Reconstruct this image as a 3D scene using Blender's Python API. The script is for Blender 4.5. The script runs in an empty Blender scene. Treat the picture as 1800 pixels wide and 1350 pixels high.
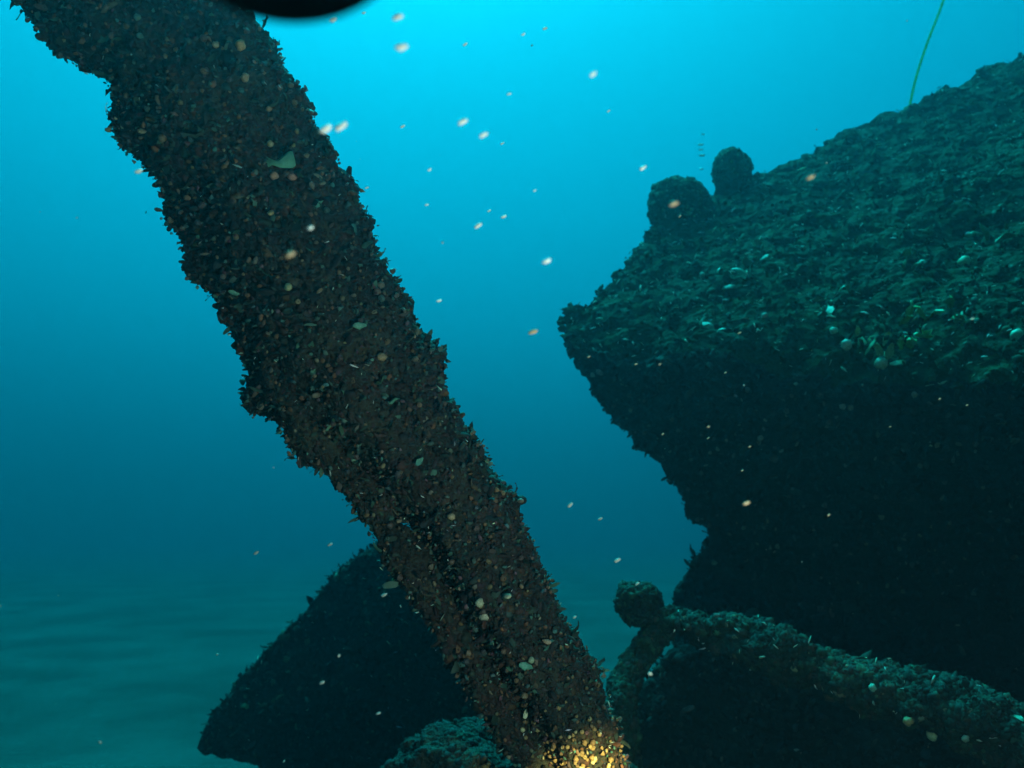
import bpy, math, random
import numpy as np
from mathutils import Vector, Matrix
from mathutils.bvhtree import BVHTree

random.seed(7)
RNG = np.random.default_rng(11)
scene = bpy.context.scene
C = scene.collection
R = math.radians

# ------------------------------------------------------------------ camera
PITCH = R(10.0)
CAM = np.array([0.0, 0.0, 1.15])          # lens 1.15 m above the sea bed
FPX = 1500.0                               # focal length in photo pixels (1800 wide)
cam_data = bpy.data.cameras.new('camera')
cam_data.sensor_width = 36.0
cam_data.lens = 36.0 * FPX / 1800.0
cam_data.clip_start = 0.02
cam_data.clip_end = 800.0
cam_data.dof.use_dof = True
cam_data.dof.focus_distance = 1.55
cam_data.dof.aperture_fstop = 5.0
cam = bpy.data.objects.new('camera', cam_data)
cam.location = CAM
cam.rotation_euler = (R(90) + PITCH, 0, 0)
C.objects.link(cam)
scene.camera = cam

# ------------------------------------------------------------------ sky and sun
SUN_EL, SUN_AZ = R(64.0), R(-12.0)          # azimuth from +Y, negative = to the left
world = bpy.data.worlds.new('World')
scene.world = world
world.use_nodes = True
wn = world.node_tree
sky = wn.nodes.new('ShaderNodeTexSky')
sky.sky_type = 'NISHITA'
sky.sun_disc = False
sky.sun_elevation = SUN_EL
sky.sun_rotation = SUN_AZ
bg = wn.nodes['Background']
bg.inputs['Strength'].default_value = 0.06
wn.links.new(sky.outputs[0], bg.inputs['Color'])
sun_data = bpy.data.lights.new('sun', 'SUN')
sun_data.energy = 5.0
sun_data.angle = R(35.0)                   # spread by the rippled surface and the water above
sun_data.color = (1.0, 0.96, 0.9)
sun = bpy.data.objects.new('sun', sun_data)
sd = Vector((math.sin(SUN_AZ) * math.cos(SUN_EL), math.cos(SUN_AZ) * math.cos(SUN_EL), math.sin(SUN_EL)))
sun.rotation_euler = sd.to_track_quat('Z', 'Y').to_euler()
sun.location = sd * 30
C.objects.link(sun)

# ------------------------------------------------------------------ exposure and sampling
vs = scene.view_settings
vs.view_transform = 'Standard'
vs.look = 'None'
vs.gamma = 1.0
vs.use_curve_mapping = False
vs.exposure = 1.22
cy = scene.cycles
cy.use_adaptive_sampling = True
cy.adaptive_threshold = 0.02
cy.use_denoising = True
cy.denoiser = 'OPENIMAGEDENOISE'
cy.max_bounces = 3
cy.diffuse_bounces = 1
cy.glossy_bounces = 1
cy.volume_bounces = 1
cy.transparent_max_bounces = 12
cy.sample_clamp_indirect = 4.0

# ------------------------------------------------------------------ helpers
FWD = np.array([0, math.cos(PITCH), math.sin(PITCH)])
UP = np.array([0, -math.sin(PITCH), math.cos(PITCH)])
RT = np.array([1.0, 0, 0])

def P(px, py, d):
    """a point of the place, d metres in front of the lens, along the sight line of a photo pixel"""
    return CAM + d * FWD + (px - 900.0) / FPX * d * RT + (675.0 - py) / FPX * d * UP

def PA(rows):
    return np.array([P(*r) for r in rows])

def _hash(ix, iy, iz, seed):
    n = (ix * 374761393 + iy * 668265263 + iz * 2147483647 + seed * 144665) & 0xffffffff
    n = ((n ^ (n >> 13)) * 1274126177) & 0xffffffff
    n = ((n ^ (n >> 16)) * 2246822519) & 0xffffffff
    return ((n ^ (n >> 15)) & 0xffffff) / float(0xffffff) * 2 - 1

def vnoise(p, seed=0):
    p = np.asarray(p, float)
    i = np.floor(p).astype(np.int64)
    f = p - i
    f = f * f * f * (f * (f * 6 - 15) + 10)
    out = 0
    for dx in (0, 1):
        wx = f[:, 0] if dx else 1 - f[:, 0]
        for dy in (0, 1):
            wy = f[:, 1] if dy else 1 - f[:, 1]
            for dz in (0, 1):
                wz = f[:, 2] if dz else 1 - f[:, 2]
                out = out + wx * wy * wz * _hash(i[:, 0] + dx, i[:, 1] + dy, i[:, 2] + dz, seed)
    return out

def fbm(p, freq, octaves=4, seed=0, gain=0.5):
    a, s, t = 1.0, 0.0, 0.0
    for k in range(octaves):
        s = s + a * vnoise(p * freq * (2.03 ** k) + 17.3 * k, seed + k)
        t += a
        a *= gain
    return s / t

def vfbm(p, freq, octaves=4, seed=0, gain=0.5):
    return np.stack([fbm(p, freq, octaves, seed + 31 * k, gain) for k in range(3)], 1)

def crom(pts, n):
    """Catmull-Rom through rows of points, n samples"""
    pts = np.asarray(pts, float)
    m = len(pts)
    t = np.linspace(0, m - 1 - 1e-9, n)
    i = t.astype(int)
    f = (t - i)[:, None]
    g = lambda k: pts[np.clip(k, 0, m - 1)]
    p0, p1, p2, p3 = g(i - 1), g(i), g(i + 1), g(i + 2)
    return 0.5 * ((2 * p1) + (-p0 + p2) * f + (2 * p0 - 5 * p1 + 4 * p2 - p3) * f * f + (-p0 + 3 * p1 - 3 * p2 + p3) * f ** 3)

def mesh_from(name, verts, faces, colors=None, smooth=False):
    verts = np.ascontiguousarray(verts, np.float32)
    faces = np.ascontiguousarray(faces, np.int32)
    k = faces.shape[1]
    me = bpy.data.meshes.new(name)
    me.vertices.add(len(verts))
    me.vertices.foreach_set('co', verts.ravel())
    me.loops.add(faces.size)
    me.loops.foreach_set('vertex_index', faces.ravel())
    me.polygons.add(len(faces))
    me.polygons.foreach_set('loop_start', np.arange(0, faces.size, k, dtype=np.int32))
    me.polygons.foreach_set('loop_total', np.full(len(faces), k, np.int32))
    if smooth:
        me.polygons.foreach_set('use_smooth', np.ones(len(faces), bool))
    if colors is not None:
        a = me.color_attributes.new('tint', 'FLOAT_COLOR', 'POINT')
        c = np.ones((len(verts), 4), np.float32)
        c[:, :3] = colors
        a.data.foreach_set('color', c.ravel())
    me.update(calc_edges=True)
    me.validate()
    return me

def obj(name, me, mat, parent=None):
    o = bpy.data.objects.new(name, me)
    C.objects.link(o)
    if mat is not None and not me.materials:
        me.materials.append(mat)
    if parent is not None:
        o.parent = parent
        o.matrix_parent_inverse = Matrix.Translation(-parent.location)
    return o

def thing(name, label, cat, loc=(0, 0, 0), group=None):
    o = bpy.data.objects.new(name, None)
    o.empty_display_size = 0.1
    o.location = loc
    C.objects.link(o)
    return tag(o, label, cat, group)

def tag(o, label=None, cat=None, group=None, kind=None):
    if label: o['label'] = label
    if cat: o['category'] = cat
    if group: o['group'] = group
    if kind: o['kind'] = kind
    return o

def grid_faces(nu, nv, wrap_v=False):
    f = []
    nvv = nv if wrap_v else nv - 1
    u = np.arange(nu - 1)[:, None]
    v = np.arange(nvv)[None, :]
    v2 = (v + 1) % nv
    a = u * nv + v; b = u * nv + v2; c = (u + 1) * nv + v2; d = (u + 1) * nv + v
    return np.stack([a, b, c, d], -1).reshape(-1, 4)

def quads_to_tris(q):
    return np.concatenate([q[:, [0, 1, 2]], q[:, [0, 2, 3]]])

def sample_surface(verts, quads, n, keep=None):
    """n random points with normals on a quad mesh (area weighted)"""
    t = quads_to_tris(quads)
    a, b, c = verts[t[:, 0]], verts[t[:, 1]], verts[t[:, 2]]
    nr = np.cross(b - a, c - a)
    ar = np.linalg.norm(nr, axis=1)
    nr = nr / np.maximum(ar, 1e-12)[:, None]
    if keep is not None:
        ar = ar * keep((a + b + c) / 3, nr)
    k = RNG.choice(len(t), n, p=ar / ar.sum())
    r1, r2 = np.sqrt(RNG.random(n)), RNG.random(n)
    p = a[k] * (1 - r1)[:, None] + b[k] * (r1 * (1 - r2))[:, None] + c[k] * (r1 * r2)[:, None]
    return p, nr[k]

def frames(nrm, tilt=0.4, bias=None):
    """random tangent frames with z near the normal"""
    n = len(nrm)
    z = nrm + RNG.normal(0, tilt, (n, 3))
    if bias is not None:
        z = z + np.asarray(bias)
    z /= np.linalg.norm(z, axis=1)[:, None]
    h = RNG.normal(0, 1, (n, 3))
    x = np.cross(h, z)
    x /= np.maximum(np.linalg.norm(x, axis=1)[:, None], 1e-9)
    y = np.cross(z, x)
    return np.stack([x, y, z], 2)            # columns

def scatter_mesh(kinds, pts, nrm, size, col, tilt=0.4, stretch=0.25, sink=0.15, bias=None):
    """place one of the given small shapes at every point, joined to one mesh"""
    n = len(pts)
    size = np.minimum(size, 2.0 * np.median(size))
    fr = frames(nrm, tilt, bias)
    which = RNG.integers(0, len(kinds), n)
    V, F, CC = [], [], []
    off = 0
    for k, (kv, kf) in enumerate(kinds):
        m = np.where(which == k)[0]
        if len(m) == 0:
            continue
        s = size[m][:, None] * (1 + RNG.normal(0, stretch, (len(m), 3)).clip(-.6, .9))
        loc = kv[None] * s[:, None, :]
        w = np.einsum('nij,nvj->nvi', fr[m], loc) + (pts[m] - nrm[m] * (size[m] * sink)[:, None])[:, None, :]
        V.append(w.reshape(-1, 3))
        F.append((kf[None] + (np.arange(len(m)) * len(kv))[:, None, None] + off).reshape(-1, 3))
        CC.append(np.repeat(col[m], len(kv), 0))
        off += len(m) * len(kv)
    return np.concatenate(V), np.concatenate(F), np.concatenate(CC)

# ---- small shapes (unit size, z outward)
def shape_mussel(seed=0, seg=6):
    r = np.random.default_rng(seed)
    rows = [(-.5, .10, .06), (-.2, .30, .17), (.2, .36, .2), (.48, .2, .12)]
    v = []
    for (x, w, h) in rows:
        for k in range(seg):
            a = 2 * math.pi * k / seg
            v.append((w * math.cos(a), h * math.sin(a) * (1 + .2 * r.normal()), x + .5))
    v.append((0, 0, -.1)); v.append((0, 0, 1.05))
    f = []
    for i in range(3):
        for k in range(seg):
            a, b = i * seg + k, i * seg + (k + 1) % seg
            f += [(a, b, b + seg), (a, b + seg, a + seg)]
    n = len(v)
    for k in range(seg):
        f.append((n - 2, (k + 1) % seg, k))
        f.append((n - 1, 3 * seg + k, 3 * seg + (k + 1) % seg))
    return np.array(v), np.array(f)

def shape_leaf(seed=0):
    r = np.random.default_rng(seed)
    v = []
    for i, (x, w) in enumerate([(0, .06), (.35, .2), (.7, .26), (1.05, .16), (1.25, .02)]):
        bend = .35 * x * x * r.uniform(.3, 1)
        for s in (-1, 0, 1):
            v.append((s * w * r.uniform(.7, 1.2), bend + .12 * abs(s) + r.normal(0, .05), x * .8 + r.normal(0, .04)))
    f = []
    for i in range(4):
        for j in range(2):
            a = i * 3 + j
            f += [(a, a + 1, a + 4), (a, a + 4, a + 3)]
    return np.array(v), np.array(f)

def shape_lump(seed=0, jit=.22, flat=.75):
    import bmesh
    bm = bmesh.new()
    bmesh.ops.create_icosphere(bm, subdivisions=1, radius=.5)
    bmesh.ops.triangulate(bm, faces=bm.faces)
    r = np.random.default_rng(seed)
    v = np.array([x.co[:] for x in bm.verts])
    v *= (1 + r.normal(0, jit, len(v)))[:, None]
    v[:, 2] *= flat
    f = np.array([[q.index for q in x.verts] for x in bm.faces])
    bm.free()
    return v, f

def shape_lump2(seed=0, jit=.16):
    import bmesh
    bm = bmesh.new()
    bmesh.ops.create_icosphere(bm, subdivisions=2, radius=.5)
    r = np.random.default_rng(seed)
    v = np.array([x.co[:] for x in bm.verts])
    v *= (1 + .55 * fbm(v + seed * 3.1, 3.0, 4, seed))[:, None]
    f = np.array([[q.index for q in x.verts] for x in bm.faces])
    bm.free()
    return v, f

def shape_barnacle(seed=0, seg=7):
    r = np.random.default_rng(seed)
    v = []
    for (rad, z) in ((.5, -.1), (.42, .2), (.24, .5), (.16, .48), (.1, .2)):
        for k in range(seg):
            a = 2 * math.pi * k / seg
            q = rad * (1 + .15 * r.normal())
            v.append((q * math.cos(a), q * math.sin(a), z + .04 * r.normal()))
    f = []
    for i in range(4):
        for k in range(seg):
            a, b = i * seg + k, i * seg + (k + 1) % seg
            f += [(a, b, b + seg), (a, b + seg, a + seg)]
    return np.array(v), np.array(f)

def shape_sliver(seed=0):
    r = np.random.default_rng(seed)
    v = np.array([(-.5, -.07, 0), (-.1, -.12, .05), (.5, -.03, 0), (.45, .05, .02), (0, .12, .1), (-.45, .06, .03),
                  (-.4, 0, -.1), (.4, 0, -.1)], float)
    v += r.normal(0, .025, v.shape)
    f = np.array([(0, 1, 5), (1, 4, 5), (1, 2, 3), (1, 3, 4), (0, 6, 7), (0, 7, 1), (1, 7, 2), (5, 6, 0), (4, 7, 6), (4, 6, 5), (3, 7, 4), (2, 7, 3)])
    return v, f

MUSSELS = [shape_mussel(s) for s in range(3)]
LEAVES = [shape_leaf(s) for s in range(4)]
LUMPS = [shape_lump(s) for s in range(4)]
BARN = [shape_barnacle(s) for s in range(3)]
SLIV = [shape_sliver(s) for s in range(3)]

def blend(col, p, dark, light, freq, k=.65, seed=70):
    """pull piece colours towards slow patches between two crust colours"""
    w = (fbm(p, freq, 4, seed) * 1.6 + .5).clip(0, 1)[:, None]
    return col * (1 - k) + (np.array(dark) * (1 - w) + np.array(light) * w) * k

def palette(n, table):
    """random colours from (weight, rgb) rows with variation"""
    w = np.array([t[0] for t in table], float)
    c = np.array([t[1] for t in table], float)
    k = RNG.choice(len(table), n, p=w / w.sum())
    return c[k] * RNG.lognormal(0, .28, (n, 1)) * RNG.lognormal(0, .08, (n, 3))

# ------------------------------------------------------------------ materials
def new_mat(name):
    m = bpy.data.materials.new(name)
    m.use_nodes = True
    return m, m.node_tree, m.node_tree.nodes['Principled BSDF']

def mat_tint(name, rough=.75, spec=.25, noise=40.0):
    """colour of every small piece comes with the piece, broken up by fine grain"""
    m, t, b = new_mat(name)
    at = t.nodes.new('ShaderNodeAttribute'); at.attribute_name = 'tint'
    tc = t.nodes.new('ShaderNodeTexCoord')
    nz = t.nodes.new('ShaderNodeTexNoise'); nz.inputs['Scale'].default_value = noise; nz.inputs['Detail'].default_value = 4
    mr = t.nodes.new('ShaderNodeMapRange'); mr.inputs['From Min'].default_value = .25; mr.inputs['From Max'].default_value = .75
    mr.inputs['To Min'].default_value = .45; mr.inputs['To Max'].default_value = 1.5
    mx = t.nodes.new('ShaderNodeVectorMath'); mx.operation = 'SCALE'
    t.links.new(tc.outputs['Object'], nz.inputs['Vector'])
    t.links.new(nz.outputs['Fac'], mr.inputs['Value'])
    t.links.new(at.outputs['Color'], mx.inputs[0]); t.links.new(mr.outputs[0], mx.inputs['Scale'])
    t.links.new(mx.outputs[0], b.inputs['Base Color'])
    bp = t.nodes.new('ShaderNodeBump'); bp.inputs['Strength'].default_value = .5; bp.inputs['Distance'].default_value = .004
    t.links.new(nz.outputs['Fac'], bp.inputs['Height']); t.links.new(bp.outputs[0], b.inputs['Normal'])
    b.inputs['Roughness'].default_value = rough
    b.inputs['Specular IOR Level'].default_value = spec
    return m

def mat_crust(name, stops, scale=9.0, fine=60.0, bump=.012, rough=.9):
    m, t, b = new_mat(name)
    tc = t.nodes.new('ShaderNodeTexCoord')
    n1 = t.nodes.new('ShaderNodeTexNoise'); n1.inputs['Scale'].default_value = scale; n1.inputs['Detail'].default_value = 8; n1.inputs['Roughness'].default_value = .65
    rp = t.nodes.new('ShaderNodeValToRGB')
    e = rp.color_ramp.elements
    while len(e) < len(stops): e.new(.5)
    for k, (p, c) in enumerate(stops):
        e[k].position = p; e[k].color = (*c, 1)
    vo = t.nodes.new('ShaderNodeTexVoronoi'); vo.inputs['Scale'].default_value = fine
    n2 = t.nodes.new('ShaderNodeTexNoise'); n2.inputs['Scale'].default_value = fine * 1.7; n2.inputs['Detail'].default_value = 5
    ad = t.nodes.new('ShaderNodeMath'); ad.operation = 'ADD'
    bp = t.nodes.new('ShaderNodeBump'); bp.inputs['Strength'].default_value = .9; bp.inputs['Distance'].default_value = bump
    for n in (n1, n2, vo): t.links.new(tc.outputs['Object'], n.inputs['Vector'])
    t.links.new(n1.outputs['Fac'], rp.inputs['Fac'])
    t.links.new(rp.outputs[0], b.inputs['Base Color'])
    t.links.new(vo.outputs['Distance'], ad.inputs[0]); t.links.new(n2.outputs['Fac'], ad.inputs[1])
    t.links.new(ad.outputs[0], bp.inputs['Height']); t.links.new(bp.outputs[0], b.inputs['Normal'])
    b.inputs['Roughness'].default_value = rough
    b.inputs['Specular IOR Level'].default_value = .15
    return m

def mat_plain(name, rgb, rough=.6, scale=30.0, var=.35, spec=.3):
    m, t, b = new_mat(name)
    tc = t.nodes.new('ShaderNodeTexCoord')
    nz = t.nodes.new('ShaderNodeTexNoise'); nz.inputs['Scale'].default_value = scale; nz.inputs['Detail'].default_value = 5
    rp = t.nodes.new('ShaderNodeValToRGB')
    rp.color_ramp.elements[0].position = .3; rp.color_ramp.elements[1].position = .7
    rp.color_ramp.elements[0].color = (*[c * (1 - var) for c in rgb], 1)
    rp.color_ramp.elements[1].color = (*[min(1, c * (1 + var)) for c in rgb], 1)
    t.links.new(tc.outputs['Object'], nz.inputs['Vector']); t.links.new(nz.outputs['Fac'], rp.inputs['Fac'])
    t.links.new(rp.outputs[0], b.inputs['Base Color'])
    b.inputs['Roughness'].default_value = rough
    b.inputs['Specular IOR Level'].default_value = spec
    return m

M_TINT = mat_tint('encrusting_growth')
M_TINTH = mat_tint('algal_growth', noise=18.0)
M_POST = mat_crust('post_crust', [(.3, (.012, .011, .010)), (.5, (.035, .028, .022)), (.62, (.05, .045, .03)), (.75, (.09, .06, .04))], 11, 70)
M_HULL = mat_crust('hull_crust', [(.3, (.007, .012, .005)), (.5, (.015, .026, .009)), (.65, (.025, .042, .014)), (.8, (.045, .064, .024))], 5, 34, .02)
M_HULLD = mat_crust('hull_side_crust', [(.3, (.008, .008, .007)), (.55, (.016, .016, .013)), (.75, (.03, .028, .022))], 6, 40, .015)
M_BEAM = mat_crust('beam_crust', [(.3, (.010, .012, .009)), (.5, (.022, .030, .02)), (.65, (.035, .045, .028)), (.8, (.05, .036, .024))], 8, 50)

# ------------------------------------------------------------------ water: one closed body round the whole place
def make_water():
    x, y0, y1, zb, zt = 170, -90, 250, -1.5, 15.0
    v = [(-x, y0, zb), (x, y0, zb), (x, y1, zb), (-x, y1, zb), (-x, y0, zt), (x, y0, zt), (x, y1, zt), (-x, y1, zt)]
    f = [(3, 2, 1, 0), (4, 5, 6, 7), (0, 1, 5, 4), (1, 2, 6, 5), (2, 3, 7, 6), (3, 0, 4, 7)]
    m = bpy.data.materials.new('sea_water')
    m.use_nodes = True
    t = m.node_tree
    t.nodes.clear()
    out = t.nodes.new('ShaderNodeOutputMaterial')
    pv = t.nodes.new('ShaderNodeVolumePrincipled')
    D = 0.30
    sig_s = (.006, .0165, .0215)               # scattering per metre
    sig_a = (.28, .0335, .0262)                # absorption per metre
    col = [s / D for s in sig_s]
    # principled volume: absorption = D * (1-col) * (1-sqrt(abscol))
    ab = [max(0.0, 1 - a / (D * (1 - c))) ** 2 for a, c in zip(sig_a, col)]
    pv.inputs['Density'].default_value = D
    pv.inputs['Color'].default_value = (*col, 1)
    pv.inputs['Absorption Color'].default_value = (*ab, 1)
    pv.inputs['Anisotropy'].default_value = .8
    t.links.new(pv.outputs[0], out.inputs['Volume'])
    o = obj('water', mesh_from('water', np.array(v), np.array(f)), m)
    return tag(o, 'clear blue green sea water filling the whole place', 'water', kind='structure')
make_water()

# ------------------------------------------------------------------ sea bed
def make_seabed():
    m, t, b = new_mat('pale_sand')
    tc = t.nodes.new('ShaderNodeTexCoord')
    n1 = t.nodes.new('ShaderNodeTexNoise'); n1.inputs['Scale'].default_value = .75; n1.inputs['Detail'].default_value = 7; n1.inputs['Roughness'].default_value = .55
    rp = t.nodes.new('ShaderNodeValToRGB')
    rp.color_ramp.elements[0].position = .4; rp.color_ramp.elements[0].color = (.036, .036, .034, 1)
    rp.color_ramp.elements[1].position = .62; rp.color_ramp.elements[1].color = (.066, .064, .062, 1)
    n2 = t.nodes.new('ShaderNodeTexNoise'); n2.inputs['Scale'].default_value = 22; n2.inputs['Detail'].default_value = 6
    bp = t.nodes.new('ShaderNodeBump'); bp.inputs['Strength'].default_value = .6; bp.inputs['Distance'].default_value = .03
    for n in (n1, n2): t.links.new(tc.outputs['Object'], n.inputs['Vector'])
    t.links.new(n1.outputs['Fac'], rp.inputs['Fac']); t.links.new(rp.outputs[0], b.inputs['Base Color'])
    t.links.new(n2.outputs['Fac'], bp.inputs['Height']); t.links.new(bp.outputs[0], b.inputs['Normal'])
    b.inputs['Roughness'].default_value = .95
    b.inputs['Specular IOR Level'].default_value = .1
    n = 221
    u = np.linspace(-1, 1, n)
    xs = np.sign(u) * (np.abs(u) ** 2.6) * 150 + u * 6
    w = np.linspace(0, 1, n)
    ys = -40 + 40 * np.minimum(w / .12, 1) + np.maximum(w - .12, 0) ** 2.4 * 300
    X, Y = np.meshgrid(xs, ys, indexing='ij')
    p = np.stack([X.ravel(), Y.ravel(), np.zeros(X.size)], 1)
    d = np.hypot(p[:, 0], p[:, 1])
    z = .035 * fbm(p, .22, 3, 5) + .012 * fbm(p, 1.1, 3, 9) * (d < 40)
    p[:, 2] = z - .04
    o = obj('seabed', mesh_from('seabed', p, grid_faces(n, n)[:, ::-1], smooth=True), m)
    return tag(o, 'pale mottled sand sea bed fading into the water', 'sea bed', kind='structure')
make_seabed()

# ------------------------------------------------------------------ growth colours
POST_PAL = [(30, (.009, .009, .010)), (16, (.026, .012, .010)), (12, (.012, .022, .017)), (10, (.075, .024, .015)), (8, (.036, .015, .022)),
            (8, (.022, .046, .030)), (6, (.11, .05, .018)), (5, (.03, .055, .05)), (2, (.2, .11, .05)), (.8, (.3, .25, .16))]
DECK_PAL = [(30, (.032, .05, .026)), (26, (.055, .09, .042)), (18, (.085, .14, .062)), (10, (.045, .05, .034)), (5, (.13, .19, .09)), (1.5, (.26, .3, .2))]
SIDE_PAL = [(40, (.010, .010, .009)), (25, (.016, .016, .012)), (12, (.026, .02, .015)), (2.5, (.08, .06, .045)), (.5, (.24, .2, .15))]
PALE_PAL = [(5, (.5, .5, .42)), (3, (.6, .55, .45)), (2, (.35, .4, .3))]

shell_meshes = {}
def shell_mesh(kind, rgb):
    key = (kind, rgb)
    if key not in shell_meshes:
        if kind == 'mussel': v, f = shape_mussel(len(shell_meshes), 8)
        elif kind == 'barnacle': v, f = shape_barnacle(len(shell_meshes))
        elif kind == 'squirt': v, f = shape_lump2(len(shell_meshes), .1)
        elif kind == 'leaf': v, f = shape_leaf(len(shell_meshes))
        else: v, f = shape_sliver(len(shell_meshes))
        me = mesh_from('shell', v, f, np.repeat(np.array([rgb]), len(v), 0), smooth=kind in ('mussel', 'squirt'))
        me.materials.append(M_SHELL)
        shell_meshes[key] = me
    return shell_meshes[key]
M_SHELL = mat_tint('shell', rough=.5, spec=.4, noise=6.0)

def put_shell(name, me, p, nrm, size, parent, tilt=.5, lean=None):
    fr = frames(np.array([nrm]), tilt, lean)[0]
    M = Matrix([[fr[i][j] * size for j in range(3)] + [p[i]] for i in range(3)] + [[0, 0, 0, 1]])
    o = bpy.data.objects.new(name, me)
    C.objects.link(o)
    o.parent = parent
    o.matrix_parent_inverse = Matrix.Translation(-parent.location)
    o.matrix_basis = M
    return o

def toward_camera(p, n, lim=.15):
    v = CAM - p
    v /= np.linalg.norm(v, axis=1)[:, None]
    return (v * n).sum(1) > lim

def in_view(p, m=60):
    q = p - CAM
    d = q @ FWD
    x = 900 + FPX * (q @ RT) / d
    y = 675 - FPX * (q @ UP) / d
    return (d > 0) & (x > -m) & (x < 1800 + m) & (y > -m) & (y < 1350 + m)

def tube(path, radii, nu, nv, amp, seed, squash=.9, f=6.0):
    c = crom(path, nu); r = crom(np.array(radii)[:, None], nu)[:, 0]
    T = np.gradient(c, axis=0); T /= np.linalg.norm(T, axis=1)[:, None]
    up = np.array([0, 0, 1.0])
    S = np.cross(T, up); S /= np.linalg.norm(S, axis=1)[:, None]
    U = np.cross(S, T)
    a = np.linspace(0, 2 * math.pi, nv, endpoint=False)
    v = c[:, None] + r[:, None, None] * (np.cos(a)[None, :, None] * S[:, None] + squash * np.sin(a)[None, :, None] * U[:, None])
    out = (v - c[:, None]); out /= np.linalg.norm(out, axis=2)[..., None]
    v = v.reshape(-1, 3); out = out.reshape(-1, 3)
    v = v + out * (amp * fbm(v, f, 4, seed) + amp * .5 * fbm(v, f * 4, 3, seed + 9))[:, None]
    q = grid_faces(nu, nv, True)
    n = np.cross(v[q[:, 1]] - v[q[:, 0]], v[q[:, 2]] - v[q[:, 0]])
    if (n * out[q[:, 0]]).sum() < 0: q = q[:, ::-1]
    return v, q

# ------------------------------------------------------------------ the leaning post in front
def make_post():
    left = [(-150, -190), (-60, -90), (40, 18), (110, 80), (162, 135), (204, 195), (240, 258), (272, 322), (306, 392), (345, 465), (388, 545), (428, 625), (472, 702),
            (535, 775), (592, 850), (650, 935), (715, 1030), (775, 1125), (835, 1215), (885, 1290), (930, 1350), (1010, 1460), (1085, 1570)]
    right = [(230, -220), (330, -95), (425, 20), (482, 82), (522, 150), (550, 218), (580, 286), (614, 354), (650, 424), (688, 496), (726, 568), (764, 638), (802, 708),
             (838, 780), (882, 855), (922, 925), (958, 1005), (990, 1085), (1035, 1160), (1072, 1245), (1108, 1345), (1170, 1470), (1230, 1600)]
    k = len(left)
    L = crom(np.array(left, float), 520)
    Rr = crom(np.array(right, float), 520)
    mid = (L + Rr) / 2
    tang = np.gradient(mid, axis=0); tang /= np.linalg.norm(tang, axis=1)[:, None]
    perp = np.stack([-tang[:, 1], tang[:, 0]], 1)
    wid = np.abs(((Rr - L) * perp).sum(1))
    t = np.linspace(0, 1, len(mid))
    dep = 1.32 + .28 * t ** 1.2
    cen = np.array([P(mid[i, 0], mid[i, 1], dep[i]) for i in range(len(mid))])
    rad = wid / FPX * dep / 2 * (.925 + .04 * np.clip(t / .45, 0, 1))
    T = np.gradient(cen, axis=0); T /= np.linalg.norm(T, axis=1)[:, None]
    view = cen - CAM; view /= np.linalg.norm(view, axis=1)[:, None]
    S = np.cross(view, T); S /= np.linalg.norm(S, axis=1)[:, None]      # sideways
    S = np.where((S @ RT)[:, None] < 0, -S, S)
    B = np.cross(S, T); B /= np.linalg.norm(B, axis=1)[:, None]
    B = np.where((B * view).sum(1)[:, None] > 0, -B, B)                # towards the viewer
    nv = 150
    a = np.linspace(0, 2 * math.pi, nv, endpoint=False)
    # broad front face turned to the right, a second face turned away on the left, squared back
    prof = np.array([(1.0, .05), (.97, .33), (.72, .58), (.25, .78), (-.12, .84), (-.40, .66), (-.62, .38), (-.84, .08), (-1.0, -.25),
                     (-.9, -.5), (-.6, -.72), (0, -.8), (.6, -.72), (.95, -.35)])
    pl = crom(np.vstack([prof, prof[:1]]), nv + 1)[:-1]
    low = np.clip((t - .50) / .16, 0, 1)
    plx = pl[None, :, 0] * np.where(pl[None, :, 0] < 0, 1 - .58 * low[:, None], 1.0)      # the shaft slims on the left towards its foot
    ply = np.tile(pl[None, :, 1], (len(t), 1))
    pts = cen[:, None, :] + rad[:, None, None] * (plx[..., None] * S[:, None, :] + ply[..., None] * B[:, None, :])
    out = pts - cen[:, None, :]; out /= np.linalg.norm(out, axis=2)[:, :, None]
    v = pts.reshape(-1, 3); o3 = out.reshape(-1, 3)
    disp = .009 * fbm(v, 9, 3, 3) + .012 * fbm(v, 26, 3, 21) + .006 * np.abs(fbm(v, 80, 2, 8))
    # clumps standing proud, as along the outline in the photo
    clumps = [(470, 715, .05, .035), (455, 690, .035, .03), (785, 625, .045, .04), (215, 250, .04, .03), (305, 385, .03, .022), (600, 335, .035, .022), (575, 265, .03, .02),
              (345, 470, .03, .02), (530, 180, .03, .014), (640, 395, .03, .02), (570, 790, .03, .018), (835, 790, .03, .012), (95, 70, .04, .022), (735, 520, .03, .018),
              (610, 890, .035, .012), (885, 860, .03, .012), (945, 965, .03, .012), (1050, 1160, .03, .014)]
    for (px, py, s, h) in clumps:
        i = np.argmin(np.abs(mid[:, 1] - py) + .6 * np.abs(mid[:, 0] - px))
        c = P(px, py, dep[i])
        disp = disp + .8 * h * np.exp(-((v - c) ** 2).sum(1) / (2 * (s * .6) ** 2))
    for j in range(130):
        c = v[RNG.integers(len(v))]
        disp = disp + RNG.uniform(.003, .010) * np.exp(-((v - c) ** 2).sum(1) / (2 * RNG.uniform(.010, .022) ** 2))
    v = v + o3 * disp[:, None]
    q = grid_faces(len(mid), nv, True)
    base = cen[-1]
    root = thing('leaning_post', 'thick leaning post covered in dark shells and growth, crossing in front from top left', 'post', (base[0], base[1], 0.0))
    # winding: make normals point outward
    def orient(vv, ff, ref):
        nrm = np.cross(vv[ff[:, 1]] - vv[ff[:, 0]], vv[ff[:, 2]] - vv[ff[:, 0]])
        return ff if (nrm * ref).sum() > 0 else ff[:, ::-1]
    oq = orient(v, q, o3[q[:, 0]])
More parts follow.
